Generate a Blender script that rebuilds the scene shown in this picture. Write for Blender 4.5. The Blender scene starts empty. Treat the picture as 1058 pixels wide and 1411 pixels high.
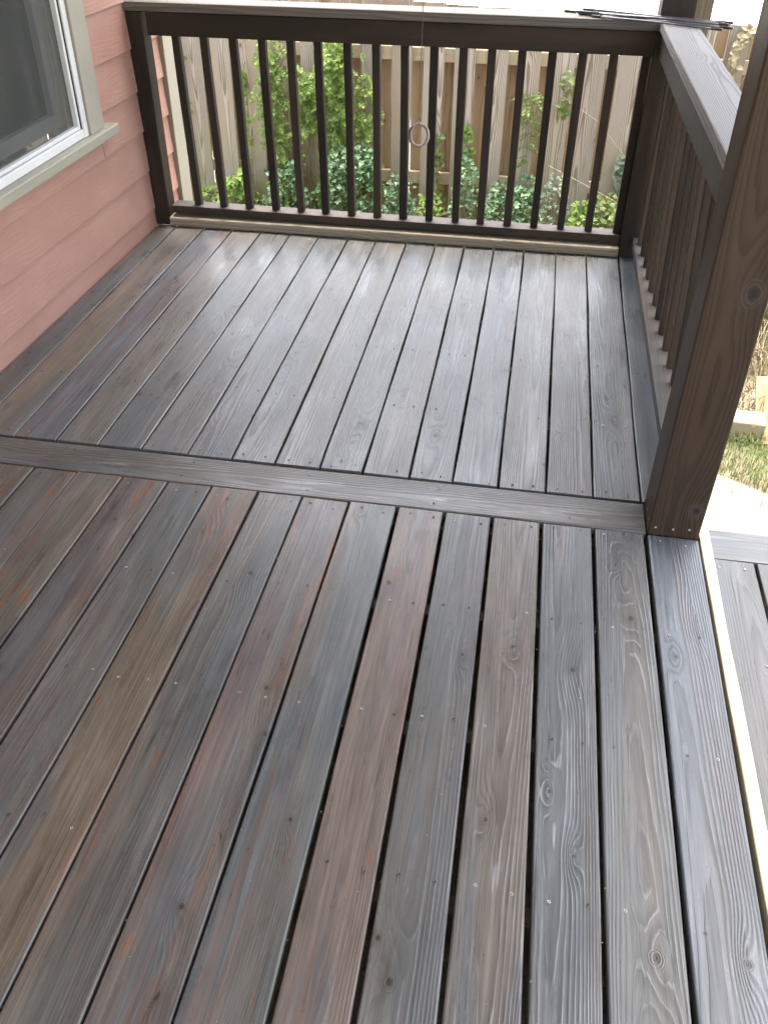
import bpy, bmesh, math, random
import numpy as np
from mathutils import Vector, Matrix, Euler

random.seed(7)
RNG = np.random.default_rng(11)
SC = bpy.context.scene
COL = SC.collection
R = math.radians

# ------------------------------------------------------------------ camera
cam_d = bpy.data.cameras.new('camera')
cam = bpy.data.objects.new('camera', cam_d)
COL.objects.link(cam)
SC.camera = cam
cam_d.sensor_fit = 'VERTICAL'
cam_d.sensor_height = 36.0
cam_d.lens = 1204.18 * 36.0 / 1411.0
cam_d.clip_start = 0.02
cam_d.clip_end = 500
yaw, pitch, roll = R(9.24985), R(37.8606), R(0.62666)
fw = Vector((-math.sin(yaw) * math.cos(pitch), math.cos(yaw) * math.cos(pitch), -math.sin(pitch)))
rt = Vector((math.cos(yaw), math.sin(yaw), 0))
up = rt.cross(fw)
rt2 = rt * math.cos(roll) + up * math.sin(roll)
up2 = up * math.cos(roll) - rt * math.sin(roll)
cm = Matrix((rt2, up2, -fw)).transposed().to_4x4()
cm.translation = Vector((-0.58479, -2.0899, 1.62198))
cam.matrix_world = cm

# ------------------------------------------------------------------ sky, sun, exposure
SUN_EL, SUN_AZ = R(76), R(348)          # azimuth clockwise from +Y: high behind thin cloud, a little ahead
w = bpy.data.worlds.new('World')
SC.world = w
w.use_nodes = True
wn, wl = w.node_tree.nodes, w.node_tree.links
wn.clear()
sky = wn.new('ShaderNodeTexSky')
sky.sky_type = 'NISHITA'
sky.sun_disc = False
sky.sun_elevation = SUN_EL
sky.sun_rotation = SUN_AZ
sky.air_density = 1.0
sky.dust_density = 7.0
sky.ozone_density = 1.0
hs = wn.new('ShaderNodeHueSaturation')
hs.inputs['Saturation'].default_value = 0.6
bg = wn.new('ShaderNodeBackground')
bg.inputs['Strength'].default_value = 0.15
wo = wn.new('ShaderNodeOutputWorld')
wl.new(sky.outputs[0], hs.inputs['Color'])
wl.new(hs.outputs[0], bg.inputs[0])
wl.new(bg.outputs[0], wo.inputs[0])
sd = bpy.data.lights.new('sun', 'SUN')
sd.energy = 0.9
sd.angle = R(25)
sd.color = (1.0, 0.95, 0.87)
sun = bpy.data.objects.new('sun', sd)
COL.objects.link(sun)
sdir = Vector((math.sin(SUN_AZ) * math.cos(SUN_EL), math.cos(SUN_AZ) * math.cos(SUN_EL), math.sin(SUN_EL)))
sun.rotation_euler = sdir.to_track_quat('Z', 'Y').to_euler()
sun.location = (3, -6, 8)
SC.view_settings.view_transform = 'Standard'
SC.view_settings.look = 'None'
SC.view_settings.gamma = 1
SC.view_settings.use_curve_mapping = False
SC.view_settings.exposure = 3.15
SC.render.engine = 'CYCLES'
SC.cycles.max_bounces = 8
SC.cycles.transparent_max_bounces = 16


# ------------------------------------------------------------------ helpers: objects
def tag(o, label=None, cat=None, group=None, kind=None):
    if label: o['label'] = label
    if cat: o['category'] = cat
    if group: o['group'] = group
    if kind: o['kind'] = kind
    return o


def empty(name, loc=(0, 0, 0), parent=None, **k):
    o = bpy.data.objects.new(name, None)
    o.empty_display_size = 0.1
    COL.objects.link(o)
    o.location = loc
    if parent: o.parent = parent
    return tag(o, **k)


def wloc(o):
    v = Vector((0, 0, 0))
    while o:
        v += o.location
        o = o.parent
    return v


def link(name, me, mat=None, parent=None, mw=None):
    """link mesh; mw = world matrix (parents are never scaled; they may only be moved or be unrotated)."""
    o = bpy.data.objects.new(name, me)
    if mat and not me.materials: me.materials.append(mat)
    COL.objects.link(o)
    mw = mw or Matrix.Identity(4)
    if parent:
        o.parent = parent
        pm = WM.get(parent.name) or Matrix.Translation(wloc(parent))
        o.matrix_parent_inverse = pm.inverted()
    o.matrix_basis = mw
    WM[o.name] = mw
    return o


WM = {}


def mesh(name, verts, faces, smooth=False):
    me = bpy.data.meshes.new(name)
    me.from_pydata([tuple(v) for v in verts], [], faces)
    me.update()
    if smooth:
        me.polygons.foreach_set('use_smooth', [True] * len(me.polygons))
    return me


def rrect(wd, th, r, seg=2):
    pts = []
    for cx, cz, a0 in ((wd / 2 - r, th / 2 - r, 0), (-wd / 2 + r, th / 2 - r, 90), (-wd / 2 + r, -th / 2 + r, 180), (wd / 2 - r, -th / 2 + r, 270)):
        for k in range(seg + 1):
            a = R(a0 + 90 * k / seg)
            pts.append((cx + r * math.cos(a), cz + r * math.sin(a)))
    return pts


def lumber_mesh(name, L, wd, th, r=0.004, stations=5, wob=0.0012, edges=None, seg=2):
    """a sawn board along local Y, width on X, thickness on Z, eased edges, slightly uneven. edges(t) -> (xleft, xright)."""
    V, F = [], []
    ph = random.random() * 6
    n = None
    for s in range(stations + 1):
        t = s / stations
        y = -L / 2 + L * t
        if edges:
            xl, xr = edges(t)
        else:
            xl, xr = -wd / 2, wd / 2
        xl += wob * math.sin(ph + 5.1 * t + 1.7 * math.sin(9 * t))
        xr += wob * math.sin(ph * 1.7 + 4.3 * t + 1.3 * math.sin(11 * t))
        dz = wob * 0.8 * math.sin(ph * 2.3 + 6 * t)
        tw = wob * 0.6 * math.sin(ph * 3 + 4 * t)
        P = rrect(xr - xl, th, r, seg)
        n = len(P)
        c = (xl + xr) / 2
        for px, pz in P:
            V.append((c + px, y, pz + dz + tw * px / (wd / 2)))
    for s in range(stations):
        for k in range(n):
            a, b = s * n + k, s * n + (k + 1) % n
            F.append((a, a + n, b + n, b))
    F.append(tuple(range(n)))
    F.append(tuple(reversed(range(stations * n, stations * n + n))))
    me = mesh(name, V, F)
    sm = [True] * (len(F) - 2) + [False, False]
    me.polygons.foreach_set('use_smooth', sm)
    # keep the flats flat: auto-smooth by marking sharp rings is unnecessary, the easing is narrow
    me.polygons.foreach_set('use_smooth', [False] * len(F))
    return me


def axis_matrix(p0, p1, upv):
    p0, p1 = Vector(p0), Vector(p1)
    y = (p1 - p0).normalized()
    z = Vector(upv)
    z = (z - y * z.dot(y)).normalized()
    x = y.cross(z)
    m = Matrix((x, y, z)).transposed().to_4x4()
    m.translation = (p0 + p1) / 2
    return m


SEED = [0]


def jit(c, a):
    f = random.uniform(1 - a, 1 + a)
    return tuple(k * f for k in c)


def dress(o, tone=None, grain=1.0, stain=0.0, wear=0.3, knots=1.0, seed=None, kn=()):
    SEED[0] += 1
    o['seed'] = float(seed if seed is not None else (SEED[0] * 0.731) % 17.0)
    o['tone'] = tuple(float(c) for c in (tone or (0.08, 0.07, 0.06)))
    o['grain'] = float(grain)
    o['stain'] = float(stain)
    o['wear'] = float(wear)
    o['knots'] = float(knots)
    for nm, kv in zip(('knot_a', 'knot_b', 'knot_c'), tuple(kn) + ((0, 0, 0),) * 3): o[nm] = tuple(float(c) for c in kv)
    return o


def lumber(name, p0, p1, wd, th, upv, mat, parent=None, r=0.004, stations=4, wob=0.0012, **d):
    L = (Vector(p1) - Vector(p0)).length
    me = lumber_mesh(name, L, wd, th, r, stations, wob)
    o = link(name, me, mat, parent, axis_matrix(p0, p1, upv))
    return dress(o, **d)


def box(name, a, b, mat, parent=None, r=0.003, upv=None, **d):
    """axis-aligned bevelled box from corner a to corner b; local Y runs along its longest side."""
    a, b = Vector(a), Vector(b)
    c, s = (a + b) / 2, b - a
    ax = max(range(3), key=lambda i: s[i])
    e = Vector((0, 0, 0)); e[ax] = s[ax] / 2
    if ax == 2:
        return lumber(name, c - e, c + e, s[0], s[1], (0, -1, 0), mat, parent, r, 2, 0.0004, **d)
    if ax == 1:
        return lumber(name, c - e, c + e, s[0], s[2], (0, 0, 1), mat, parent, r, 2, 0.0004, **d)
    return lumber(name, c - e, c + e, s[1], s[2], (0, 0, 1), mat, parent, r, 2, 0.0004, **d)


def tube(path, rad, sides=6, closed=False, cap=True):
    V, F = [], []
    n = len(path)
    path = [Vector(p) for p in path]
    for i, p in enumerate(path):
        a = path[(i - 1) % n] if (closed or i > 0) else p
        b = path[(i + 1) % n] if (closed or i < n - 1) else p
        t = (b - a).normalized()
        u = t.orthogonal().normalized() if i == 0 else (pu - t * pu.dot(t)).normalized()
        pu = u
        v = t.cross(u)
        rr = rad(i / max(1, n - 1)) if callable(rad) else rad
        for k in range(sides):
            an = 2 * math.pi * k / sides
            V.append(p + (u * math.cos(an) + v * math.sin(an)) * rr)
    m = n if closed else n - 1
    for i in range(m):
        for k in range(sides):
            a, b = i * sides + k, i * sides + (k + 1) % sides
            c, d = ((i + 1) % n) * sides + (k + 1) % sides, ((i + 1) % n) * sides + k
            F.append((a, b, c, d))
    if cap and not closed:
        F.append(tuple(reversed(range(sides))))
        F.append(tuple(range((n - 1) * sides, n * sides)))
    return V, F


# ------------------------------------------------------------------ helpers: materials
class G:
    def __init__(s, name):
        s.m = bpy.data.materials.new(name)
        s.m.use_nodes = True
        s.t = s.m.node_tree
        s.n, s.l = s.t.nodes, s.t.links
        s.n.clear()
        s.out = s.n.new('ShaderNodeOutputMaterial')
        s.p = s.n.new('ShaderNodeBsdfPrincipled')
        s.l.new(s.p.outputs[0], s.out.inputs[0])

    def put(s, sock, v):
        if isinstance(v, (int, float)):
            sock.default_value = v
        elif isinstance(v, (tuple, list, Vector)):
            v = tuple(v)
            if len(sock.default_value) == 4 and len(v) == 3: v = v + (1,)
            sock.default_value = v
        else:
            s.l.new(v, sock)

    def M(s, op, a, b=0.0, c=0.0, clamp=False):
        n = s.n.new('ShaderNodeMath'); n.operation = op; n.use_clamp = clamp
        s.put(n.inputs[0], a); s.put(n.inputs[1], b); s.put(n.inputs[2], c)
        return n.outputs[0]

    def add(s, a, b): return s.M('ADD', a, b)
    def sub(s, a, b): return s.M('SUBTRACT', a, b)
    def mul(s, a, b): return s.M('MULTIPLY', a, b)

    def V(s, op, a, b=(0, 0, 0)):
        n = s.n.new('ShaderNodeVectorMath'); n.operation = op
        s.put(n.inputs[0], a)
        if op == 'SCALE': s.put(n.inputs['Scale'], b)
        else: s.put(n.inputs[1], b)
        return n.outputs['Value'] if op in ('LENGTH', 'DOT_PRODUCT') else n.outputs[0]

    def sep(s, v):
        n = s.n.new('ShaderNodeSeparateXYZ'); s.put(n.inputs[0], v)
        return n.outputs

    def comb(s, x, y, z):
        n = s.n.new('ShaderNodeCombineXYZ')
        s.put(n.inputs[0], x); s.put(n.inputs[1], y); s.put(n.inputs[2], z)
        return n.outputs[0]

    def noise(s, v, scale=1.0, detail=2.0, rough=0.5, dist=0.0, color=False):
        n = s.n.new('ShaderNodeTexNoise')
        s.put(n.inputs['Vector'], v); n.inputs['Scale'].default_value = scale
        n.inputs['Detail'].default_value = detail; n.inputs['Roughness'].default_value = rough
        n.inputs['Distortion'].default_value = dist
        return n.outputs[1 if color else 0]

    def step(s, v, a, b):
        n = s.n.new('ShaderNodeMapRange'); n.interpolation_type = 'SMOOTHSTEP'
        s.put(n.inputs[0], v); s.put(n.inputs[1], a); s.put(n.inputs[2], b)
        return n.outputs[0]

    def mix(s, f, a, b, mode='MIX'):
        n = s.n.new('ShaderNodeMix'); n.data_type = 'RGBA'; n.blend_type = mode
        s.put(n.inputs[0], f); s.put(n.inputs[6], a); s.put(n.inputs[7], b)
        return n.outputs[2]

    def attr(s, name, vec=False):
        n = s.n.new('ShaderNodeAttribute'); n.attribute_type = 'OBJECT'; n.attribute_name = name
        return n.outputs['Color' if vec else 'Fac']

    def coord(s, what='Object'):
        return s.n.new('ShaderNodeTexCoord').outputs[what]

    def bump(s, h, strength=0.5, dist=0.01):
        n = s.n.new('ShaderNodeBump'); n.inputs['Strength'].default_value = strength
        n.inputs['Distance'].default_value = dist
        s.put(n.inputs['Height'], h)
        return n.outputs[0]

    def island(s):
        return s.n.new('ShaderNodeNewGeometry').outputs['Random Per Island']


def wood_material(name, mode):
    """sawn pine, stained or weathered. rings of a tilted log cut by the board, knots, fibre; per-board values come from the object."""
    g = G(name)
    seed, tone = g.attr('seed'), g.attr('tone', True)
    grain, stain, wear, knots = g.attr('grain'), g.attr('stain'), g.attr('wear'), g.attr('knots')
    P0 = g.coord('Object')
    P = g.V('ADD', P0, g.comb(g.mul(seed, 3.17), g.mul(seed, 7.3), g.mul(seed, 1.9)))
    x, y, z = g.sep(P0)
    wn_ = g.n.new('ShaderNodeTexWhiteNoise'); wn_.noise_dimensions = '1D'
    g.put(wn_.inputs['W'], seed)
    h = g.sep(wn_.outputs['Color'])
    warp = g.sub(g.noise(g.V('MULTIPLY', P, (5, 0.8, 5)), 1, 2, 0.5), 0.5)
    warp2 = g.sub(g.noise(g.V('MULTIPLY', P, (16, 2.2, 16)), 1, 2, 0.5), 0.5)
    # knots
    kv = g.V('MULTIPLY', P, (9.0, 1.9, 9.0))
    vor = g.n.new('ShaderNodeTexVoronoi'); vor.voronoi_dimensions = '3D'; vor.feature = 'F1'
    vor.inputs['Scale'].default_value = 1.0; vor.inputs['Randomness'].default_value = 1.0
    g.put(vor.inputs['Vector'], g.comb(g.sep(kv)[0], g.sep(kv)[1], g.mul(seed, 3.0)))
    dv = g.V('SUBTRACT', g.comb(g.sep(kv)[0], g.sep(kv)[1], 0.0), vor.outputs['Position'])
    dx, dy, _ = g.sep(dv)
    kx = g.M('DIVIDE', dx, 9.0); ky = g.M('DIVIDE', dy, 1.9)
    kd = g.M('SQRT', g.add(g.mul(kx, kx), g.mul(g.mul(ky, ky), 0.55)))
    kd = g.add(kd, g.mul(warp2, 0.006))
    kr = g.sep(vor.outputs['Color'])[0]
    on = g.mul(g.step(kr, 0.74, 0.76), knots)
    ksw = g.M('EXPONENT', g.mul(g.mul(g.add(g.mul(kx, kx), g.mul(g.mul(ky, ky), 0.12)), -1 / (0.034 ** 2)), 1.0))
    ksw = g.mul(ksw, on)
    kd0 = g.add(kd, g.mul(g.sub(1.0, on), 1.0))
    for nm in ('knot_a', 'knot_b', 'knot_c'):
        q = g.sep(g.attr(nm, True))
        ex, ey = g.sub(x, q[0]), g.sub(y, q[1])
        e1 = g.M('SQRT', g.add(g.mul(ex, ex), g.mul(g.mul(ey, ey), 0.6)))
        rs = g.M('MAXIMUM', q[2], 0.0001)
        e1 = g.add(g.mul(g.M('DIVIDE', e1, rs), 0.015), g.mul(warp2, 0.006))
        e1 = g.add(e1, g.sub(1.0, g.step(q[2], 0.001, 0.002)))
        sw = g.M('EXPONENT', g.mul(g.add(g.mul(ex, ex), g.mul(g.mul(ey, ey), 0.10)), g.M('DIVIDE', -0.34, g.mul(rs, rs))))
        ksw = g.M('MAXIMUM', ksw, g.mul(sw, g.step(q[2], 0.001, 0.002)))
        kd0 = g.M('MINIMUM', kd0, e1)
    kd, on = kd0, 1.0
    # rings
    x0 = g.mul(g.sub(h[0], 0.5), 0.11)
    d0 = g.add(0.026, g.mul(h[1], 0.05))
    sl = g.mul(g.sub(h[2], 0.5), 0.036)
    xx = g.sub(g.add(x, g.mul(warp, 0.020)), x0)
    dd = g.add(g.add(d0, g.mul(sl, y)), g.add(z, g.mul(warp2, 0.005)))
    r = g.M('SQRT', g.add(g.mul(xx, xx), g.mul(dd, dd)))
    r = g.add(r, g.mul(ksw, 0.014))
    r = g.add(r, g.mul(warp2, 0.0034))
    t = g.add(g.mul(r, 215.0), g.mul(g.sub(g.noise(g.V('MULTIPLY', P, (60, 2.5, 60)), 1, 2, 0.6), 0.5), 0.7))
    fr = g.M('FRACT', t)
    late = g.mul(g.step(fr, 0.25, 0.86), g.sub(1.0, g.step(fr, 0.90, 1.0)))          # soft rise, sharp fall: late wood
    kn1 = g.noise(g.V('MULTIPLY', P, (45, 30, 45)), 1, 3, 0.6)
    kring = g.add(0.5, g.mul(0.5, g.M('SINE', g.add(g.mul(kd, 1250.0), g.mul(kn1, 7.0)))))
    kmask = g.mul(g.mul(g.sub(1.0, g.step(g.add(kd, g.mul(g.sub(kn1, 0.5), 0.012)), 0.009, 0.021)), on), 0.8)
    late = g.add(g.mul(late, g.sub(1.0, kmask)), g.mul(kring, kmask))
    fib = g.noise(g.V('MULTIPLY', P, (520, 9, 520)), 1, 3, 0.62)
    fib2 = g.noise(g.V('MULTIPLY', P, (130, 3.0, 130)), 1, 3, 0.6)
    crack = g.noise(g.V('MULTIPLY', P, (95, 1.6, 95)), 1, 2, 0.5)
    crack = g.mul(g.step(crack, 0.70, 0.76), g.M('MINIMUM', grain, 1.0))
    cloud = g.noise(g.V('MULTIPLY', P, (8, 0.9, 8)), 1, 3, 0.55)
    cloud2 = g.noise(g.V('ADD', g.V('MULTIPLY', P, (11, 0.75, 11)), (31, 7, 3)), 1, 3, 0.55)
    patch = g.noise(g.V('ADD', g.V('MULTIPLY', P, (6, 5, 6)), (11, 2, 9)), 1, 4, 0.6)
    if mode == 'deck':
        tone = g.V('SCALE', g.V('MULTIPLY', tone, (0.95, 1.0, 0.97)), 1.46)
        blue = g.mix(0.78, tone, (0.092, 0.101, 0.105))
        brown = g.mix(0.66, tone, (0.138, 0.104, 0.076))
        c = g.mix(g.mul(g.step(cloud, 0.50, 0.60), 0.8), tone, blue)
        st1 = g.M('MINIMUM', stain, 1.0)
        c = g.mix(g.mul(g.step(cloud2, 0.52, 0.62), g.add(0.25, g.mul(st1, 0.5))), c, brown)
        purple = g.noise(g.V('ADD', g.V('MULTIPLY', P, (13, 0.6, 13)), (3, 17, 5)), 1, 3, 0.55)
        c = g.mix(g.mul(g.step(purple, 0.58, 0.66), g.add(0.12, g.mul(stain, 0.4))), c, (0.118, 0.084, 0.086))
        red = g.noise(g.V('ADD', g.V('MULTIPLY', P, (19, 0.9, 19)), (13, 4, 8)), 1, 4, 0.6)
        c = g.mix(g.mul(g.step(red, 0.54, 0.64), g.mul(stain, 0.55)), c, (0.165, 0.090, 0.062))
        # uneven coat: darker and lighter scuffs with soft ragged edges
        scuff = g.noise(g.V('ADD', g.V('MULTIPLY', P, (24, 2.6, 24)), (7, 3, 1)), 1, 6, 0.68)
        sa = g.add(0.42, g.mul(g.M('MINIMUM', stain, 1.0), 0.45))
        c = g.V('SCALE', c, g.add(1.0, g.mul(g.mul(g.sub(scuff, 0.5), 1.9), sa)))
        blot = g.noise(g.V('ADD', g.V('MULTIPLY', P, (9, 3.2, 9)), (2, 8, 4)), 1, 5, 0.65)
        c = g.mix(g.mul(g.step(blot, 0.55, 0.66), 0.32), c, g.V('SCALE', c, 1.4))
        smear = g.noise(g.V('ADD', g.V('MULTIPLY', P, (38, 2.2, 38)), (21, 5, 6)), 1, 4, 0.6)
        c = g.mix(g.mul(g.step(smear, 0.62, 0.70), g.add(0.12, g.mul(stain, 0.55))), c, (0.030, 0.028, 0.028))
        c = g.mix(g.mul(late, g.mul(grain, 0.42)), c, g.V('SCALE', c, 0.40))
        pale = g.mul(g.mul(g.step(fr, 0.78, 0.86), g.sub(1.0, g.step(fr, 0.93, 1.0))), wear)
        pale = g.mul(pale, g.step(patch, 0.40, 0.62))
        c = g.mix(g.mul(pale, 0.55), c, (0.34, 0.325, 0.31))
        worn = g.mul(g.step(fib2, 0.52, 0.70), g.step(g.noise(g.V('ADD', g.V('MULTIPLY', P, (10, 1.3, 10)), (17, 1, 3)), 1, 4, 0.6), 0.50, 0.64))
        c = g.mix(g.mul(worn, g.mul(wear, 0.75)), c, (0.23, 0.22, 0.21))
        rust = g.noise(g.V('ADD', g.V('MULTIPLY', P, (22, 3.4, 22)), (5, 19, 2)), 1, 5, 0.66)
        rm = g.mul(g.step(rust, 0.615, 0.68), g.step(stain, 0.35, 0.8))
        c = g.mix(g.mul(rm, 0.8), c, g.mix(scuff, (0.085, 0.032, 0.022), (0.30, 0.125, 0.04)))
        c = g.mix(g.mul(g.sub(fib2, 0.5), 1.2), c, g.V('SCALE', c, 1.7))
        c = g.mix(g.M('MAXIMUM', g.mul(g.sub(0.5, fib2), 1.9), 0.0), c, g.V('SCALE', c, 0.5))
        c = g.V('SCALE', c, g.add(0.62, g.mul(fib, 0.80)))
        rough = g.add(0.32, g.add(g.mul(g.sub(blot, 0.5), 0.50), g.add(g.mul(late, 0.08), g.mul(g.sub(scuff, 0.5), 0.25))))
        rough = g.M('MAXIMUM', rough, 0.17)
        spec = 0.5
    elif mode == 'post':
        c = g.mix(g.mul(g.step(cloud, 0.45, 0.68), 0.75), tone, g.mix(0.6, tone, (0.085, 0.055, 0.034)))
        c = g.mix(g.mul(g.step(cloud2, 0.50, 0.70), 0.6), c, g.V('SCALE', tone, 0.62))
        c = g.mix(g.mul(late, g.mul(grain, 0.40)), c, g.V('SCALE', c, 0.45))
        c = g.mix(g.mul(wear, g.step(patch, 0.6, 0.75)), c, g.V('SCALE', c, 1.9))
        c = g.mix(g.mul(kmask, 0.75), c, g.mix(g.mul(kring, 0.6), (0.052, 0.043, 0.036), (0.120, 0.105, 0.092)))
        rough = g.add(0.56, g.mul(g.sub(patch, 0.5), 0.2))
        spec = 0.22
    else:   # weathered, unstained
        c = g.mix(g.mul(g.step(cloud, 0.42, 0.68), 0.75), tone, g.mix(wear, tone, (0.33, 0.22, 0.13)))
        c = g.mix(g.mul(g.step(cloud2, 0.50, 0.72), 0.5), c, g.V('SCALE', tone, 0.72))
        c = g.mix(g.mul(late, g.mul(grain, 0.75)), c, g.V('MULTIPLY', c, (0.42, 0.38, 0.34)))
        c = g.mix(g.mul(g.sub(fib2, 0.5), 0.9), c, g.V('SCALE', c, 1.35))
        algae = g.mul(stain, g.mul(g.sub(1.0, g.step(g.add(y, g.mul(warp, 0.9)), -0.75, 0.25)), g.step(patch, 0.3, 0.62)))
        c = g.mix(g.mul(algae, 0.8), c, (0.21, 0.21, 0.085))
        rough = 0.75
        spec = 0.25
    dark = g.mul(g.sub(1.0, g.step(kd, 0.003, 0.009)), on)
    c = g.mix(g.mul(kmask, 0.35), c, g.V('MULTIPLY', c, (0.75, 0.5, 0.4)))
    c = g.mix(g.mul(dark, 0.75), c, (0.012, 0.010, 0.009))
    halo = g.mul(ksw, 0.5)
    c = g.mix(halo, c, g.V('SCALE', c, 0.70))
    c = g.mix(g.mul(crack, 0.75), c, g.V('SCALE', c, 0.30))
    g.put(g.p.inputs['Base Color'], c)
    g.put(g.p.inputs['Roughness'], rough)
    g.p.inputs['Specular IOR Level'].default_value = spec
    hgt = g.add(g.mul(late, g.mul(grain, 0.55)), g.add(g.mul(fib, g.mul(grain, 0.16)), g.mul(fib2, g.mul(grain, 0.25))))
    hgt = g.sub(hgt, g.add(g.mul(crack, 0.9), g.mul(dark, 0.8)))
    g.put(g.p.inputs['Normal'], g.bump(hgt, 0.45, 0.0014))
    return g.m


def flat_material(name, col, rough=0.5, var=0.15, scale=6, bump=0.0, bscale=200, metal=0.0, spec=0.5, vec='Object', stretch=(1, 1, 1)):
    g = G(name)
    P = g.V('MULTIPLY', g.coord(vec), stretch)
    n = g.noise(P, scale, 4, 0.6)
    c = g.mix(g.mul(g.step(n, 0.3, 0.75), 1.0), tuple(k * (1 - var) for k in col), tuple(min(1, k * (1 + var)) for k in col))
    g.put(g.p.inputs['Base Color'], c)
    g.put(g.p.inputs['Roughness'], g.add(rough, g.mul(g.sub(n, 0.5), 0.15)))
    g.p.inputs['Metallic'].default_value = metal
    g.p.inputs['Specular IOR Level'].default_value = spec
    if bump:
        g.put(g.p.inputs['Normal'], g.bump(g.noise(P, bscale, 4, 0.6), bump, 0.002))
    return g.m


def siding_material():
    g = G('painted_siding')
    P0 = g.coord('Object')
    seed, tone = g.attr('seed'), g.attr('tone', True)
    P = g.V('ADD', P0, g.comb(g.mul(seed, 3.1), g.mul(seed, 5.7), g.mul(seed, 1.3)))
    w1 = g.sub(g.noise(g.V('MULTIPLY', P, (7, 2.6, 7)), 1, 3, 0.55), 0.5)
    s = g.add(g.mul(g.sep(P)[0], 330.0), g.mul(w1, 26.0))
    emb = g.add(0.5, g.mul(0.5, g.M('SINE', s)))
    msk = g.step(g.noise(g.V('MULTIPLY', P, (10, 4, 10)), 1, 3, 0.6), 0.34, 0.62)
    fine = g.noise(g.V('MULTIPLY', P, (350, 26, 350)), 1, 3, 0.6)
    n = g.noise(g.V('MULTIPLY', P, (4, 1.5, 4)), 1, 4, 0.6)
    c = g.mix(n, g.V('MULTIPLY', tone, (0.86, 0.80, 0.78)), g.V('MULTIPLY', tone, (1.12, 1.16, 1.2)))
    dirt = g.step(g.noise(g.V('MULTIPLY', P, (26, 8, 26)), 1, 5, 0.7), 0.60, 0.78)
    c = g.mix(g.mul(dirt, 0.30), c, (0.40, 0.29, 0.20))
    fade = g.step(g.noise(g.V('MULTIPLY', P, (5, 2.2, 5)), 1, 5, 0.6), 0.45, 0.7)
    c = g.mix(g.mul(fade, 0.35), c, g.V('MULTIPLY', tone, (1.25, 1.4, 1.45)))
    c = g.mix(g.mul(g.mul(emb, msk), 0.16), c, g.V('SCALE', tone, 1.35))
    g.put(g.p.inputs['Base Color'], c)
    g.put(g.p.inputs['Roughness'], g.add(0.5, g.mul(n, 0.15)))
    g.p.inputs['Specular IOR Level'].default_value = 0.4
    g.put(g.p.inputs['Normal'], g.bump(g.add(g.mul(g.mul(emb, msk), 0.6), g.mul(fine, 0.35)), 0.55, 0.0014))
    return g.m


def leaf_material(name, cols, trans=0.45, rough=0.5):
    g = G(name)
    i = g.island()
    cr = g.n.new('ShaderNodeValToRGB')
    el = cr.color_ramp.elements
    el[0].position = 0.0; el[0].color = cols[0] + (1,)
    el[1].position = 1.0; el[1].color = cols[-1] + (1,)
    for k in range(1, len(cols) - 1):
        e = el.new(k / (len(cols) - 1)); e.color = cols[k] + (1,)
    g.put(cr.inputs[0], i)
    big = g.noise(g.coord('Object'), 5, 2, 0.5)
    c = g.mix(g.mul(g.step(big, 0.35, 0.7), 0.5), cr.outputs[0], cols[len(cols) // 2])
    g.put(g.p.inputs['Base Color'], c)
    g.p.inputs['Roughness'].default_value = rough
    tr = g.n.new('ShaderNodeBsdfTranslucent'); g.put(tr.inputs[0], c)
    mx = g.n.new('ShaderNodeMixShader'); mx.inputs[0].default_value = trans
    g.l.new(g.p.outputs[0], mx.inputs[1]); g.l.new(tr.outputs[0], mx.inputs[2])
    g.l.new(mx.outputs[0], g.out.inputs[0])
    return g.m


MAT = {}
MAT['deck'] = wood_material('stained_deck_wood', 'deck')
MAT['post'] = wood_material('dark_stained_wood', 'post')
MAT['bare'] = wood_material('weathered_wood', 'bare')
MAT['siding'] = siding_material()
MAT['taupe'] = flat_material('taupe_trim_paint', (0.36, 0.335, 0.265), 0.5, 0.06, 3, 0.15, 300)
MAT['vinyl'] = flat_material('white_vinyl', (0.74, 0.745, 0.72), 0.35, 0.04, 5)
MAT['room'] = flat_material('dim_room', (0.035, 0.035, 0.033), 0.8)
MAT['seal'] = flat_material('dark_gasket', (0.02, 0.02, 0.02), 0.6)
MAT['steel'] = flat_material('screw_steel', (0.46, 0.44, 0.41), 0.38, 0.25, 400, metal=0.85)
MAT['steel_dark'] = flat_material('dulled_screw_steel', (0.10, 0.092, 0.085), 0.5, 0.3, 400, metal=0.4)
MAT['rod'] = flat_material('grey_rod_metal', (0.15, 0.15, 0.155), 0.35, 0.25, 14, metal=0.3)
MAT['rod_dark'] = flat_material('black_rod_coating', (0.03, 0.03, 0.032), 0.4, 0.2, 14)
MAT['ring'] = flat_material('dull_metal_ring', (0.27, 0.235, 0.19), 0.34, 0.3, 60, metal=0.8)
MAT['cord'] = flat_material('grey_cord', (0.12, 0.11, 0.10), 0.7)
MAT['roof'] = flat_material('porch_ceiling_paint', (0.42, 0.41, 0.38), 0.6, 0.06, 4)
MAT['stem'] = flat_material('vine_stem', (0.16, 0.12, 0.07), 0.8, 0.3, 30)
MAT['straw'] = leaf_material('dry_straw', [(0.33, 0.26, 0.15), (0.42, 0.36, 0.22), (0.24, 0.19, 0.11), (0.30, 0.31, 0.16)], 0.25, 0.7)
MAT['leaf'] = leaf_material('bright_vine_leaf', [(0.085, 0.16, 0.026), (0.15, 0.25, 0.04), (0.23, 0.32, 0.065), (0.105, 0.195, 0.036)], 0.5)
MAT['leaf_y'] = leaf_material('yellowish_leaf', [(0.10, 0.15, 0.03), (0.16, 0.20, 0.045), (0.07, 0.12, 0.03)])
MAT['ivy'] = leaf_material('ivy_leaf', [(0.045, 0.10, 0.035), (0.07, 0.145, 0.055), (0.12, 0.20, 0.095), (0.05, 0.11, 0.04)], 0.35, 0.4)
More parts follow.
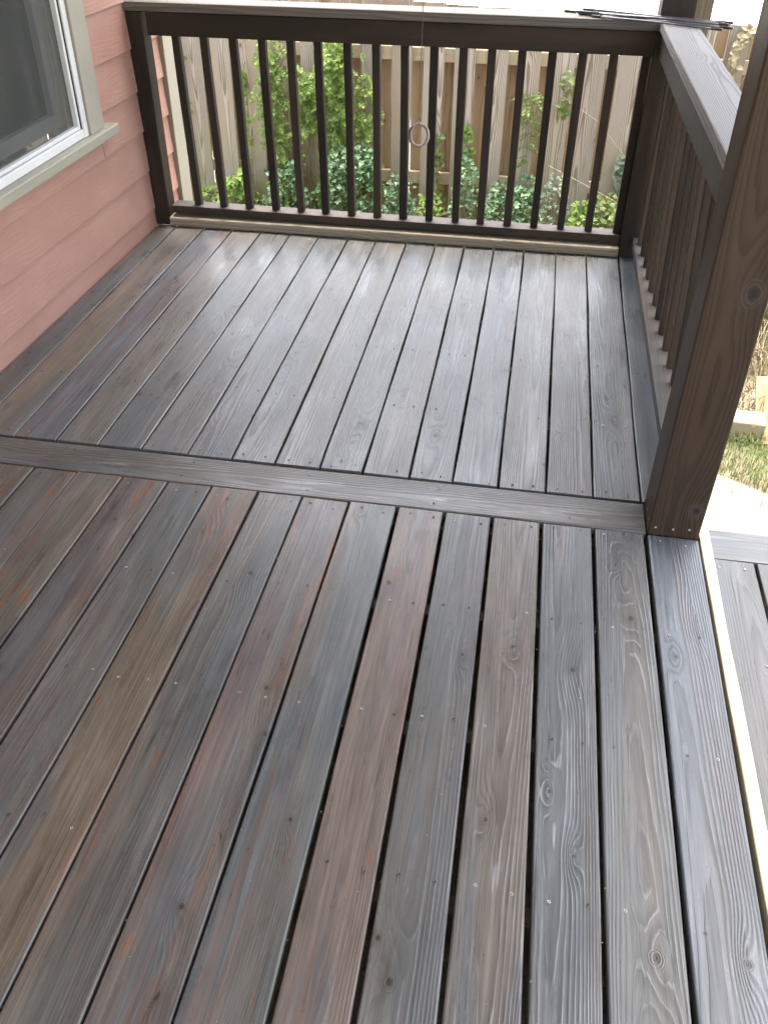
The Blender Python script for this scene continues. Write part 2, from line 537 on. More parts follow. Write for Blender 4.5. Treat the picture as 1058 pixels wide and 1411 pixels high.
MAT['ivy_pale'] = leaf_material('pale_ivy_leaf', [(0.05, 0.09, 0.05), (0.16, 0.20, 0.13), (0.08, 0.12, 0.06)], 0.3, 0.4)
MAT['grass'] = leaf_material('grass_blade', [(0.07, 0.13, 0.025), (0.12, 0.19, 0.045), (0.20, 0.23, 0.08), (0.26, 0.24, 0.12)], 0.4, 0.6)


def ground_material():
    g = G('leafy_soil')
    P = g.coord('Object')
    n = g.noise(P, 1.2, 6, 0.65)
    f = g.noise(P, 26, 5, 0.7)
    c = g.mix(n, (0.16, 0.125, 0.085), (0.27, 0.23, 0.15))
    c = g.mix(g.step(f, 0.5, 0.7), c, (0.26, 0.20, 0.13))
    c = g.mix(g.mul(g.step(g.noise(P, 4, 4, 0.6), 0.52, 0.66), 0.7), c, (0.075, 0.11, 0.03))
    g.put(g.p.inputs['Base Color'], c)
    g.p.inputs['Roughness'].default_value = 0.9
    g.put(g.p.inputs['Normal'], g.bump(f, 0.8, 0.02))
    return g.m


def path_material():
    g = G('pale_sand')
    P = g.coord('Object')
    n = g.noise(P, 2.2, 6, 0.65); f = g.noise(P, 60, 5, 0.7)
    c = g.mix(n, (0.25, 0.20, 0.135), (0.36, 0.305, 0.22))
    c = g.mix(g.step(f, 0.55, 0.75), c, (0.30, 0.23, 0.155))
    g.put(g.p.inputs['Base Color'], c)
    g.p.inputs['Roughness'].default_value = 0.9
    g.put(g.p.inputs['Normal'], g.bump(f, 0.5, 0.008))
    return g.m


MAT['concrete'] = flat_material('pale_concrete', (0.62, 0.61, 0.58), 0.85, 0.06, 1.5, 0.2, 40)
MAT['ground'] = ground_material()
MAT['path'] = path_material()

GZ = -0.85
# ------------------------------------------------------------------ ground and path
V, F = [], []
gx = np.concatenate([np.linspace(-60, -5, 8), np.linspace(-4.6, 4, 30), np.linspace(5, 60, 8)])
gy = np.concatenate([np.linspace(-60, -5, 8), np.linspace(-4.6, 7, 36), np.linspace(8, 60, 8)])
for yy in gy:
    for xx in gx:
        b = 0.012 * math.sin(xx * 3.1 + yy * 1.7) + 0.010 * math.sin(yy * 4.3 - xx * 2.2)
        V.append((xx, yy, GZ - 0.03 + b))
nx = len(gx)
for j in range(len(gy) - 1):
    for i in range(nx - 1):
        a = j * nx + i
        F.append((a, a + 1, a + nx + 1, a + nx))
tag(link('ground', mesh('ground', V, F, True), MAT['ground']), label='bare brown soil with leaf litter around the deck', kind='structure')
# sandy path beside the deck: an irregular low sheet
out = []
N = 48
for k in range(N):
    a = 2 * math.pi * k / N
    rr = 1 + 0.05 * math.sin(3 * a + 1) + 0.04 * math.sin(7 * a) + 0.03 * math.sin(11 * a + 2)
    ex = abs(math.cos(a)) ** 0.6 * math.copysign(1, math.cos(a)) * 1.15
    ey = abs(math.sin(a)) ** 0.6 * math.copysign(1, math.sin(a)) * 2.9
    out.append((0.62 + 0.62 * ex * rr, -1.22 + ey * rr, GZ + 0.012))
out.append((0.62, -1.22, GZ + 0.035))
pf = [(k, (k + 1) % N, N) for k in range(N)]
tag(link('path', mesh('path', out, pf, True), MAT['path']), label='pale sandy path beside the deck', kind='structure')

V = [(-40, 5.3, GZ + 0.02), (40, 5.3, GZ + 0.02), (40, 24, GZ + 0.02), (-40, 24, GZ + 0.02)]
tag(link('street', mesh('street', V, [(0, 1, 2, 3)]), MAT['concrete']), label='pale concrete street in full light beyond the fence', kind='structure')

# a squiggle painted on the street, far off
mp = [(0.9, 1.0), (0.15, 0.95), (0.1, 0.6), (0.7, 0.55), (0.85, 0.25), (0.4, 0.0), (-0.3, 0.02)]
V, F = [], []
for qx, qy in mp:
    V += [(2.58 + 0.15 * qx, 15.8 + 1.25 * qy, GZ + 0.024), (2.61 + 0.15 * qx, 15.8 + 1.25 * qy + .16, GZ + 0.024)]
F = [(2 * k, 2 * k + 2, 2 * k + 3, 2 * k + 1) for k in range(len(mp) - 1)]
tag(link('road_marking', mesh('road_marking', V, F), MAT['seal']), label='small grey S shaped mark on the pale street beyond the fence', cat='marking')

# ------------------------------------------------------------------ deck
deck = empty('deck', (0, 0, 0), label='dark stained wooden porch deck of long boards', kind='structure')
TH = 0.032
WOB = 0.0014
# measured gap centres of the lower run: x at the divider and x with y further forward
LN = [-2.0645, -1.9213, -1.7654, -1.6157, -1.4724, -1.3237, -1.181, -1.0328, -0.8833, -0.7397, -0.5957, -0.4489, -0.2987, -0.1468, 0.0055]
LB = {14: (-0.0048, -1.2165), 13: (-0.1489, -1.3569), 12: (-0.3013, -1.3833), 11: (-0.4411, -1.4075), 10: (-0.5856, -1.4326), 9: (-0.7337, -1.4582),
      8: (-0.8781, -1.425), 7: (-1.0393, -1.5112), 6: (-1.191, -1.5375), 5: (-1.342, -1.5386), 4: (-1.488, -1.273), 3: (-1.639, -0.996), 2: (-1.778, -0.743),
      1: (-1.924, -0.477), 0: (-2.070, -0.3)}
UF = [-2.3829, -2.2328, -2.0833, -1.9297, -1.775, -1.6264, -1.4755, -1.3332, -1.1779, -1.0323, -0.8875, -0.7399, -0.593, -0.4364, -0.2915, -0.1372]
UN = [-2.372, -2.2228, -2.0719, -1.9226, -1.77, -1.6108, -1.461, -1.313, -1.165, -1.0236, -0.8727, -0.7335, -0.5892, -0.4397, -0.2945, -0.1512]


def lowx(i, y):
    if i < 0:
        return lowx(0, y) + 0.147 * i
    s = (LB[i][0] - LN[i]) / LB[i][1]
    s = max(-0.012, min(0.012, s))
    return LN[i] + s * y


# colour (tone), grain, stain, wear per lower board, left to right, board i lies between gaps i-1 and i
LOOK = {
    -3: ((0.085, 0.074, 0.062), .5, .5, .2), -2: ((0.085, 0.074, 0.062), .5, .5, .2), -1: ((0.080, 0.070, 0.060), .5, .6, .2), 0: ((0.082, 0.070, 0.058), .5, .8, .2),
    1: ((0.074, 0.066, 0.058), .5, .9, .25), 2: ((0.086, 0.073, 0.059), .5, 1.0, .2), 3: ((0.080, 0.062, 0.056), .6, .9, .15),
    4: ((0.074, 0.072, 0.068), .5, .7, .2), 5: ((0.096, 0.072, 0.052), .5, 1.1, .2), 6: ((0.078, 0.070, 0.062), .7, 1.1, .25),
    7: ((0.082, 0.068, 0.060), .6, 1.0, .25), 8: ((0.070, 0.070, 0.066), .5, .7, .2), 9: ((0.104, 0.076, 0.064), .6, .75, .2),
    10: ((0.072, 0.069, 0.067), .9, .3, .45), 11: ((0.090, 0.073, 0.062), 1.3, .25, .55), 12: ((0.073, 0.073, 0.076), 1.4, .15, .75),
    13: ((0.074, 0.070, 0.067), 1.0, .15, .5), 14: ((0.066, 0.071, 0.080), 1.2, .1, .5)}
Y0, Y1 = 0.002, -3.3

hv, hf = [], []
for zz, rr in ((0.0010, 0.0036), (0.0012, 0.0030), (0.0003, 0.0019), (-0.0012, 0.0013)):
    for k in range(10):
        a = 2 * math.pi * k / 10
        hv.append((rr * math.cos(a), rr * math.sin(a), zz))
for j in range(3):
    for k in range(10):
        hf.append((j * 10 + k, j * 10 + (k + 1) % 10, j * 10 + 10 + (k + 1) % 10, j * 10 + 10 + k))
hf.append(tuple(range(30, 40)))
screw_me = mesh('screw', hv, hf); screw_me.materials.append(MAT['steel'])
screw_me2 = mesh('screw', hv, hf); screw_me2.materials.append(MAT['steel_dark'])


def screw(parent, x, y, z, bright=0.5, rot=None):
    me = screw_me if random.random() < bright else screw_me2
    m = Matrix.Translation((x, y, z - 0.0006))
    if rot: m = Matrix.Translation((x, y, z)) @ rot
    return link('screw', me, None, parent, m)


def deck_board(xl0, xr0, xl1, xr1, y0, y1, look, rows, bright, z=0.0, stations=14, par=None):
    L = abs(y1 - y0)
    cx, cy = (xl0 + xr0 + xl1 + xr1) / 4, (y0 + y1) / 2
    ya, yb = min(y0, y1), max(y0, y1)
    A = (xl0, xr0) if y0 == ya else (xl1, xr1)
    B = (xl1, xr1) if y0 == ya else (xl0, xr0)
    ed = lambda t: (A[0] + (B[0] - A[0]) * t - cx, A[1] + (B[1] - A[1]) * t - cx)
    me = lumber_mesh('board', L, xr0 - xl0, TH, 0.0045, stations, WOB, ed, seg=3)
    o = link('board', me, MAT['deck'], par or deck, Matrix.Translation((cx, cy, z - TH / 2)))
    t_, g_, s_, w_ = look
    dress(o, tone=t_, grain=g_, stain=s_, wear=w_, knots=1.0)
    for yy in rows:
        t = (yy - ya) / L
        l, r_ = ed(t)
        for fx in (0.24, 0.77):
            xx = cx + l + (r_ - l) * (fx + random.uniform(-.05, .05))
            screw(o, xx, yy + random.uniform(-.012, .012), z + 0.0008, bright)
    return o


for i in range(-2, 15):
    gl = 0.0052 if i <= 8 else 0.0105
    gr = 0.0052 if i < 8 else 0.0105
    if i == 14: gr = 0.004
    yn = Y0 - random.uniform(0, 0.004)
    rows = [-0.028, -0.40, -0.78, -1.18] if i > 3 else [-0.028, -0.40, -0.78]
    if i < 0: rows = [-0.028]
    yy = -0.0 if i == 14 else yn
    rw = [-0.035] + rows[1:] if i == 14 else rows
    deck_board(lowx(i - 1, yy) + gl / 2, lowx(i, yy) - gr / 2, lowx(i - 1, Y1) + gl / 2, lowx(i, Y1) - gr / 2, yy, Y1, LOOK[i], rw, 0.3)
xl = -2.486
deck_board(xl, lowx(-3, 0) - 0.003, xl, lowx(-3, Y1) - 0.003, Y0, Y1, LOOK[-2], [], 0.5)
# divider board between the two runs
o = lumber('divider_board', (-2.486, 0.079, -TH / 2), (-0.1455, 0.0795, -TH / 2), 0.142, TH, (0, 0, 1), MAT['deck'], deck, r=0.0045, stations=8,
           tone=(0.080, 0.071, 0.063), grain=1.3, stain=0.0, wear=1.0, knots=0.4, seed=4.21)
o['label'] = 'darker board laid crosswise between the two runs'
for xx in np.arange(-2.4, -0.2, 0.41):
    for yy in (0.04, 0.118):
        screw(o, xx + random.uniform(-.02, .02), yy, 0.0008, 0.5)
ULOOK = [((0.064, 0.063, 0.061), .45, .1, .2), ((0.100, 0.083, 0.066), .4, .5, .2), ((0.072, 0.071, 0.078), .4, .7, .2), ((0.092, 0.084, 0.074), .5, .3, .25),
         ((0.080, 0.078, 0.076), .5, .1, .25), ((0.086, 0.081, 0.076), .6, .1, .3), ((0.078, 0.077, 0.077), .6, .1, .3), ((0.086, 0.081, 0.076), .8, .1, .45),
         ((0.084, 0.079, 0.073), 1.0, .1, .65), ((0.080, 0.078, 0.076), .9, .0, .55), ((0.084, 0.079, 0.074), .9, .0, .55), ((0.078, 0.077, 0.076), 1.0, .0, .55),
         ((0.078, 0.077, 0.076), .8, .0, .4), ((0.086, 0.081, 0.077), 1.3, .0, .8), ((0.078, 0.074, 0.071), .8, .0, .4), ((0.072, 0.073, 0.076), .7, .0, .3),
         ((0.052, 0.055, 0.060), .6, .0, .2)]
YN, YFAR = 0.1625, 2.168
for i in range(0, 17):
    gp = 0.0040 if i < 7 else 0.0054
    if i == 0:
        a, b = -2.486, -2.478
    else:
        a, b = UN[i - 1] + gp / 2, UF[i - 1] + gp / 2
    if i == 16:
        c, d = -0.004, -0.004
        deck_board(a, c, b, d, YN, YFAR, ULOOK[i], [0.19, 0.98, 1.75], 0.2)
    else:
        c, d = UN[i] - gp / 2, UF[i] - gp / 2
        deck_board(a, c, b, d, YN + random.uniform(-.001, .002), YFAR + 0.002, ULOOK[i], [0.188, 0.60, 1.02, 2.115], 0.25)
# kerb board under the far railing
o = lumber('kerb_board', (-2.410, 2.222, 0.0262), (-0.145, 2.222, 0.0262), 0.145, 0.046, (0, 0, 1), MAT['bare'], deck, r=0.010, stations=6,
           tone=(0.27, 0.235, 0.175), grain=0.7, stain=0.0, wear=0.3, knots=0.5, seed=2.7)
o['label'] = 'pale unstained board lying on the far edge of the deck'
# joists below, seen only through the gaps
for yy in (-2.8, -2.4, -2.0, -1.6, -1.2, -0.79, -0.39, -0.02, 0.17, 0.6, 1.0, 1.4, 1.8, 2.2):
    box('joist', (-2.486, yy - .019, -0.22), (-0.002, yy + .019, -0.034), MAT['post'], deck, r=0.002, tone=(0.10, 0.075, 0.05))
for zc in (-0.30, -0.46, -0.62, -0.78):  # unseen boards added to shut out daylight below, so the deck gaps stay dark
    o = box('light_block_board', (-0.03, -3.3, zc - .078), (-0.012, 2.13, zc + .078), MAT['post'], deck, tone=(0.05, 0.04, 0.03))
    o = box('light_block_board', (-2.44, 2.152, zc - .078), (-0.15, 2.168, zc + .078), MAT['post'], deck, tone=(0.05, 0.04, 0.03))
# pale fascia along the right edge
n_ = 34
V, F = [], []
for s in range(n_ + 1):
    y = -3.3 + (3.3 + 2.14) * s / n_
    jl = 0.0007 * math.sin(s * 2.1)
    jr = 0.0014 * math.sin(s * 1.3) + (0.0016 if s % 5 == 2 else 0)
    for (x, z) in ((0.0125 + jl, -0.19), (0.0125 + jl, -0.012), (0.0145 + jl, -0.010), (0.0405 + jr, -0.010), (0.0425 + jr, -0.013), (0.0425 + jr, -0.19)):
        V.append((x, y, z))
for s in range(n_):
    for k in range(6):
        a, b = s * 6 + k, s * 6 + (k + 1) % 6
        F.append((a, b, b + 6, a + 6))
F += [tuple(reversed(range(6))), tuple(range(n_ * 6, n_ * 6 + 6))]
me = mesh('edge_trim', V, F)
o = link('edge_trim', me, MAT['bare'], deck)
dress(o, tone=(0.66, 0.56, 0.38), grain=0.25, wear=0.0, knots=0.0)
o['label'] = 'raw pale yellow trim board along the deck edge'

# ------------------------------------------------------------------ landing beside the deck
land = empty('landing', (0.1, 0, -0.1), label='lower stained landing beside the pale deck trim', kind='structure')
lz = -0.1
o = lumber('border_board', (0.048, 0.122, lz - TH / 2), (1.3, 0.122, lz - TH / 2), 0.138, TH, (0, 0, 1), MAT['deck'], land, r=0.004, stations=5,
           tone=(0.070, 0.069, 0.068), grain=1.0, wear=0.5, knots=0.3)
o['label'] = 'border board laid crosswise at the landing edge'
xs = 0.0445
for k in range(7):
    wdt = 0.150 if k == 0 else 0.140
    deck_board(xs, xs + wdt, xs - 0.012, xs + wdt - 0.012, 0.047, -3.2, ((0.050, 0.048, 0.044) if k == 0 else (0.042, 0.042, 0.043), 1.0, 0, .4),
               [0.02, -0.38, -0.78] if k < 2 else [], 0.6, z=lz, par=land)
    xs += wdt + 0.008
box('rim_joist', (0.05, 0.12, lz - 0.2), (1.3, 0.158, lz - TH - 0.002), MAT['post'], land, tone=(0.09, 0.07, 0.05))
for px_ in (0.12, 1.2):
    box('leg', (px_ - .045, 0.02, GZ - 0.1), (px_ + .045, 0.11, lz - TH - 0.002), MAT['post'], land, tone=(0.09, 0.07, 0.05))

# ------------------------------------------------------------------ house wall with window
WX = -2.488
house = empty('house_wall', (WX, -0.5, GZ), label='salmon lap siding house wall with a white window', cat='house')
for a_, b_ in (((-3.4, GZ), (-0.002, 2.62)), ((1.61, GZ), (2.60, 2.62)), ((0.0, GZ), (1.608, 0.572)), ((0.0, 2.0), (1.608, 2.62))):
    box('wall_core', (WX - 0.16, a_[0], a_[1]), (WX - 0.022, b_[0], b_[1]), MAT['taupe'], house, r=0.001, tone=(0.3, 0.2, 0.15))
box('dark_interior', (WX - 0.9, -0.4, 0.2), (WX - 0.55, 2.0, 2.3), MAT['room'], house, tone=(.1, .1, .1))
course = [1.008 + 0.1845 * k for k in range(0, 9)]
course = sorted(course + [0.818, 0.635, 0.455, 0.270, 0.085, -0.10, -0.285, -0.47, -0.655, -0.84])
WY0, WY1, WZ0, WZ1 = 0.02, 1.722, 0.585, 1.95      # casing outline
for k, zb in enumerate(course):
    zt = zb + 0.20
    runs = [(-3.4, 2.514)]
    if zb + 0.183 > WZ0 and zb < WZ1:
        runs = [(-3.4, WY0), (WY1, 2.514)]
        if zb < WZ0: runs.append((WY0 + .004, WY1 - .004))
    for ri, (ya, yb) in enumerate(runs):
        L = yb - ya
        hgt = 0.20 if ri < 2 else 0.543 - zb
        zt = zb + hgt
        c = Vector((WX - 0.0135 + (0.003 if ri == 2 else 0), (ya + yb) / 2, (zb + zt) / 2))
        m = Matrix(((0, 0, 1), (0, 1, 0), (-1, 0, 0))).to_4x4()           # local x -> -z, y -> y, z -> +x
        tilt = Matrix.Rotation(-0.062, 4, 'Y')
        me = lumber_mesh('siding_board', L, hgt, 0.0150, 0.0018, 6, 0.0006)
        o = link('siding_board', me, MAT['siding'], house, Matrix.Translation(c) @ tilt @ m)
        dress(o, tone=jit((0.40, 0.222, 0.165), .05))
box('corner_board', (WX - 0.05, 2.517, GZ), (WX + 0.016, 2.66, 2.62), MAT['taupe'], house, tone=(.3, .3, .3))

win = empty('window', Vector((WX, 0.85, 0.6)) - house.location, parent=house)


def wpart(name, a, b, mat, r=0.003):
    o = box(name, a, b, mat, win, r=r)
    return o


wpart('casing', (WX - .02, 1.588, 0.590), (WX + .022, 1.722, 1.95), MAT['taupe'])
wpart('casing', (WX - .02, WY0, 0.590), (WX + .022, WY0 + .13, 1.95), MAT['taupe'])
wpart('casing', (WX - .02, WY0, 1.952), (WX + .024, 1.722, 2.08), MAT['taupe'])
wpart('sill', (WX - .02, -0.06, 0.545), (WX + .048, 1.805, 0.588), MAT['taupe'], 0.005)
fy0, fy1, fz0, fz1 = WY0 + .132, 1.586, 0.590, 1.948
wpart('frame', (WX - .06, fy1 - .040, fz0), (WX + .012, fy1, fz1), MAT['vinyl'])
wpart('frame', (WX - .06, fy0, fz0), (WX + .012, fy0 + .04, fz1), MAT['vinyl'])
wpart('frame', (WX - .06, fy0 + .042, fz0), (WX + .012, fy1 - .042, fz0 + .034), MAT['vinyl'])
wpart('frame', (WX - .06, fy0 + .042, fz1 - .04), (WX + .012, fy1 - .042, fz1), MAT['vinyl'])
# gasket and screen frame
wpart('gasket', (WX - .03, fy1 - .0455, fz0 + .036), (WX + .006, fy1 - .0408, fz1 - .042), MAT['seal'], .001)
wpart('screen_frame', (WX - .03, fy1 - .064, fz0 + .037), (WX + .003, fy1 - .047, fz1 - .042), MAT['vinyl'], .002)
wpart('screen_frame', (WX - .03, fy0 + .043, fz0 + .037), (WX + .003, fy1 - .066, fz0 + .050), MAT['vinyl'], .002)
# sash behind the screen
sy0, sy1, sz0, sz1 = fy0 + .05, fy1 - .085, fz0 + .055, fz1 - .05
gx0 = WX - .075
wpart('sash', (gx0 - .02, sy1 - .05, sz0), (gx0 + .02, sy1, sz1), MAT['vinyl'])
wpart('sash', (gx0 - .02, sy0, sz0), (gx0 + .02, sy0 + .05, sz1), MAT['vinyl'])
wpart('sash', (gx0 - .02, sy0 + .052, sz0), (gx0 + .02, sy1 - .052, sz0 + .055), MAT['vinyl'])
for my in (0.985, 0.50):
    wpart('muntin', (gx0 - .006, my - .010, sz0 + .057), (gx0 + .004, my + .010, sz1), MAT['vinyl'], .002)
g = G('window_glass')
g.put(g.p.inputs['Base Color'], (0.02, 0.022, 0.02))
g.p.inputs['Roughness'].default_value = 0.04
wpart('pane', (gx0 - .014, sy0 + .05, sz0 + .055), (gx0 - .009, sy1 - .05, sz1), g.m, .001)
g = G('insect_screen')
P = g.coord('Object')
tr = g.n.new('ShaderNodeBsdfTransparent')
g.put(g.p.inputs['Base Color'], g.mix(g.noise(P, 4, 3, .6), (0.05, 0.054, 0.048), (0.08, 0.084, 0.072)))
g.p.inputs['Roughness'].default_value = 0.7
mx = g.n.new('ShaderNodeMixShader'); mx.inputs[0].default_value = 0.45
g.l.new(tr.outputs[0], mx.inputs[1]); g.l.new(g.p.outputs[0], mx.inputs[2]); g.l.new(mx.outputs[0], g.out.inputs[0])
wpart('screen', (WX - .017, fy0 + .05, fz0 + .05), (WX - .0165, fy1 - .062, fz1 - .042), g.m, .0001)

# ------------------------------------------------------------------ porch roof (outside the frame, keeps the deck in open shade)
roof = empty('porch_roof', (-1, -1, 2.5), label='flat porch roof above the deck', kind='structure')
box('ceiling', (-2.486, -4.2, 2.52), (0.55, 2.62, 2.60), MAT['roof'], roof)
box('beam', (-0.145, -4.2, 2.30), (0.005, 2.32, 2.518), MAT['post'], roof, tone=(0.05, 0.04, 0.03))
box('beam', (-2.486, 2.17, 2.30), (-0.148, 2.31, 2.517), MAT['post'], roof, tone=(0.05, 0.04, 0.03))

# ------------------------------------------------------------------ porch posts
DK = dict(tone=(0.030, 0.0232, 0.0172), grain=0.7, wear=0.15, knots=0.5)
post = empty('porch_post', (-0.07, 0.08, 0), label='tall square brown post in the foreground at the deck edge', cat='post', group='square porch posts')
o = lumber('shaft', (-0.069, 0.078, 0.002), (-0.072, 0.082, 2.298), 0.146, 0.152, (0, -1, 0), MAT['post'], post, r=0.005, stations=8, wob=0.0016,
           tone=(0.047, 0.030, 0.0185), grain=1.35, wear=0.3, knots=0.0, seed=6.35, kn=((0.044, -1.048, .024), (0.034, -0.392, .030)))
hd = Matrix.Rotation(R(90), 4, 'X')
for xx in (-0.124, -0.074, -0.029):
    screw(post, xx, 0.0005, 0.032 + random.uniform(-.003, .003), 1.0, rot=hd)
hl = Matrix.Rotation(R(-90), 4, 'Y')
for yy in (0.03, 0.075, 0.13):
    screw(post, -0.1435, yy, 0.035 + random.uniform(-.003, .003), 1.0, rot=hl)
cpost = empty('porch_post', (-0.07, 2.24, 0), label='dark square post at the far corner where both railings meet', cat='post', group='square porch posts')
lumber('shaft', (-0.072, 2.24, -0.6), (-0.072, 2.24, 2.298), 0.140, 0.140, (0, -1, 0), MAT['post'], cpost, r=0.004, stations=6, **DK)
o = lumber('side_board', (0.042, 2.30, -0.6), (0.042, 2.30, 2.40), 0.075, 0.038, (0, -1, 0), MAT['bare'], cpost, tone=(0.17, 0.14, 0.10), grain=.6, wear=.3)
o['label'] = 'lighter brown board beside the corner post'

# ------------------------------------------------------------------ far railing
fr_ = empty('deck_railing', (-1.3, 2.23, 0), label='far dark railing between the house and the corner post, with sixteen balusters', cat='railing', group='deck railings')
lumber('newel', (-2.452, 2.215, 0.002), (-2.458, 2.215, 0.973), 0.076, 0.089, (0, -1, 0), MAT['post'], fr_, **DK)
lumber('nailer', (-0.162, 2.225, 0.102), (-0.162, 2.225, 0.973), 0.036, 0.036, (0, -1, 0), MAT['post'], fr_, **DK)
o = lumber('cap_board', (-2.50, 2.245, 0.9955), (-0.1355, 2.245, 0.9955), 0.165, 0.038, (0, 0, 1), MAT['bare'], fr_, r=0.005, stations=6,
           tone=(0.15, 0.143, 0.128), grain=0.7, wear=0.15, knots=0.4)
o['label'] = 'greyer flat cap board'
lumber('top_rail', (-2.40, 2.196, 0.926), (-0.144, 2.196, 0.926), 0.038, 0.096, (0, 0, 1), MAT['post'], fr_, stations=6, **DK)
lumber('bottom_rail', (-2.40, 2.225, 0.0815), (-0.144, 2.225, 0.0815), 0.089, 0.0375, (0, 0, 1), MAT['post'], fr_, stations=6,
       tone=(0.034, 0.029, 0.024), grain=0.7, wear=0.2, knots=0.3)
BX = [-2.265, -2.13, -1.993, -1.856, -1.724, -1.597, -1.462, -1.331, -1.201, -1.070, -0.940, -0.815, -0.683, -0.553, -0.424, -0.292]
for i, bx_ in enumerate(BX):
    bx_ -= 0.006
    lumber('baluster', (bx_, 2.228, 0.1015), (bx_ - 0.020 + 0.018 * i / 15, 2.236, 0.974), 0.036, 0.036, (0, -1, 0), MAT['post'], fr_, stations=3, wob=0.0015, r=0.003,
           tone=jit((0.031, 0.024, 0.018), .3), grain=0.6, wear=0.1, knots=0.6)

# ------------------------------------------------------------------ right railing
rr_ = empty('deck_railing', (-0.07, 1.1, 0), label='right hand dark railing running from the corner to the foreground post', cat='railing', group='deck railings')
o = lumber('cap_board', (-0.064, 0.157, 0.9955), (-0.064, 2.162, 0.9955), 0.141, 0.038, (0, 0, 1), MAT['bare'], rr_, r=0.005, stations=8,
           tone=(0.25, 0.246, 0.24), grain=0.8, wear=0.05, knots=0.3, seed=9.1)
o['label'] = 'weathered grey flat cap board'
lumber('cap_return', (-0.1335, 2.245, 0.9955), (0.006, 2.245, 0.9955), 0.0, 0.0, (0, 0, 1), MAT['bare'], rr_) if False else None
lumber('top_rail', (-0.103, 0.158, 0.927), (-0.103, 2.168, 0.927), 0.036, 0.094, (0, 0, 1), MAT['post'], rr_, stations=6,
       tone=(0.062, 0.058, 0.053), grain=0.7, wear=0.2, knots=0.4)
lumber('bottom_rail', (-0.044, 0.158, 0.0815), (-0.044, 2.168, 0.0815), 0.089, 0.0375, (0, 0, 1), MAT['post'], rr_, stations=6,
       tone=(0.085, 0.08, 0.074), grain=0.7, wear=0.3, knots=0.3)
yb = 2.085
k = 0
while yb > 0.22:
    xl_ = -0.067 + 0.028 * (2.006 - yb) + 0.018
    lumber('baluster', (xl_, yb, 0.1015), (-0.064, yb + 0.003, 0.974), 0.036, 0.036, (-1, 0, 0), MAT['post'], rr_, stations=3, wob=0.0018, r=0.003,
           tone=jit((0.040, 0.029, 0.0205), .4), grain=0.9, wear=0.2, knots=0.4)
    yb -= 0.1345

# ------------------------------------------------------------------ rods on the railing corner
FWD = (fw, rt2, up2, Vector((-0.58479, -2.0899, 1.62198)))


def onz(px, py, z):
    d = fw + rt2 * ((px - 529) / 1204.18) - up2 * ((py - 705.5) / 1204.18)
    C = FWD[3]
    return C + d * ((z - C.z) / d.z)


def ony(px, py, Y):
    d = fw + rt2 * ((px - 529) / 1204.18) - up2 * ((py - 705.5) / 1204.18)
    C = FWD[3]
    return C + d * ((Y - C.y) / d.y)


RODS = [((-0.528, 2.300), (0.098, 2.085), 'thin grey metal rod lying furthest back on the railing corner'),
        ((-0.452, 2.292), (0.128, 2.060), 'thin grey metal rod second from the back on the railing corner'),
        ((-0.372, 2.270), (-0.154, 2.168), 'short black metal rod on the far railing cap beside the longer rods'),
        ((-0.482, 2.222), (0.090, 2.035), 'grey metal rod with a black left tip in the middle of the bundle'),
        ((-0.468, 2.236), (0.120, 1.995), 'long grey metal rod reaching furthest past the railing corner'),
        ((-0.415, 2.190), (0.075, 1.955), 'grey metal rod nearest the camera on the railing corner'),
        ((-0.330, 2.185), (0.105, 2.010), 'thin grey metal rod between the front rods on the railing corner')]
for k, ((ax, ay), (bx2, by2), lab) in enumerate(RODS):
    zc = 1.0148 + 0.0052
    if k in (3, 6): zc += 0.0095
    if k == 1: zc += 0.0095
    rad = 0.0042 if k != 2 else 0.006
    p0, p1 = Vector((ax, ay, zc)), Vector((bx2, by2, zc + 0.002))
    e = empty('metal_rod', p0, label=lab, cat='rod', group='metal rods lying on the railing corner')
    pts = [p0.lerp(p1, t) + Vector((0, 0, 0.0015 * math.sin(6 * t + k))) for t in np.linspace(0, 1, 9)]
    v, f = tube(pts, rad, 8)
    link('shaft', mesh('shaft', v, f, True), MAT['rod_dark'] if k == 2 else MAT['rod'], e)
    tp = [p0.lerp(p1, t) for t in (-0.012, 0.0, 0.05, 0.16 if k in (3, 4) else 0.07)]
    ep = [p0.lerp(p1, t) for t in (1.012, 1.0, 0.93)]
    v, f = tube(ep, rad * 1.2, 8)
    link('tip', mesh('tip', v, f, True), MAT['rod_dark'], e)
    v, f = tube(tp, lambda t: rad * (0.75 if t == 0 else 1.28), 8)
    link('tip', mesh('tip', v, f, True), MAT['rod_dark'], e)

# ------------------------------------------------------------------ hanging ring on a cord
rp = Vector((-0.914, 0.463, 0.956))
ring = empty('hanging_ring', rp, label='dull metal ring hanging on a thin cord from the porch ceiling', cat='ring')
rad = 0.0265
def ringpath(c, tilt, rr):
    m = Matrix.Rotation(tilt, 3, 'Z')
    return [c + m @ Vector((rr * math.cos(a), 0.012 * math.sin(a), rr * math.sin(a))) for a in np.linspace(0, 2 * math.pi, 40, endpoint=False)]
v, f = tube(ringpath(rp, 0.15, rad), 0.0040, 8, True)
link('ring', mesh('ring', v, f, True), MAT['ring'], ring)
v, f = tube(ringpath(rp + Vector((0.0035, -0.004, 0.001)), 0.35, rad * 0.98), 0.0025, 8, True)
link('ring', mesh('ring', v, f, True), MAT['ring'], ring)
top = Vector((rp.x, rp.y, 2.52))
v, f = tube([rp + Vector((0, 0, rad - 0.003))] + [(rp + Vector((0.0015 * math.sin(q), 0, rad))).lerp(top, t) for q, t in zip((0, 1, 2, 3, 4), (0.01, 0.2, 0.4, 0.7, 1))], 0.0010, 5)
link('cord', mesh('cord', v, f, True), MAT['cord'], ring)
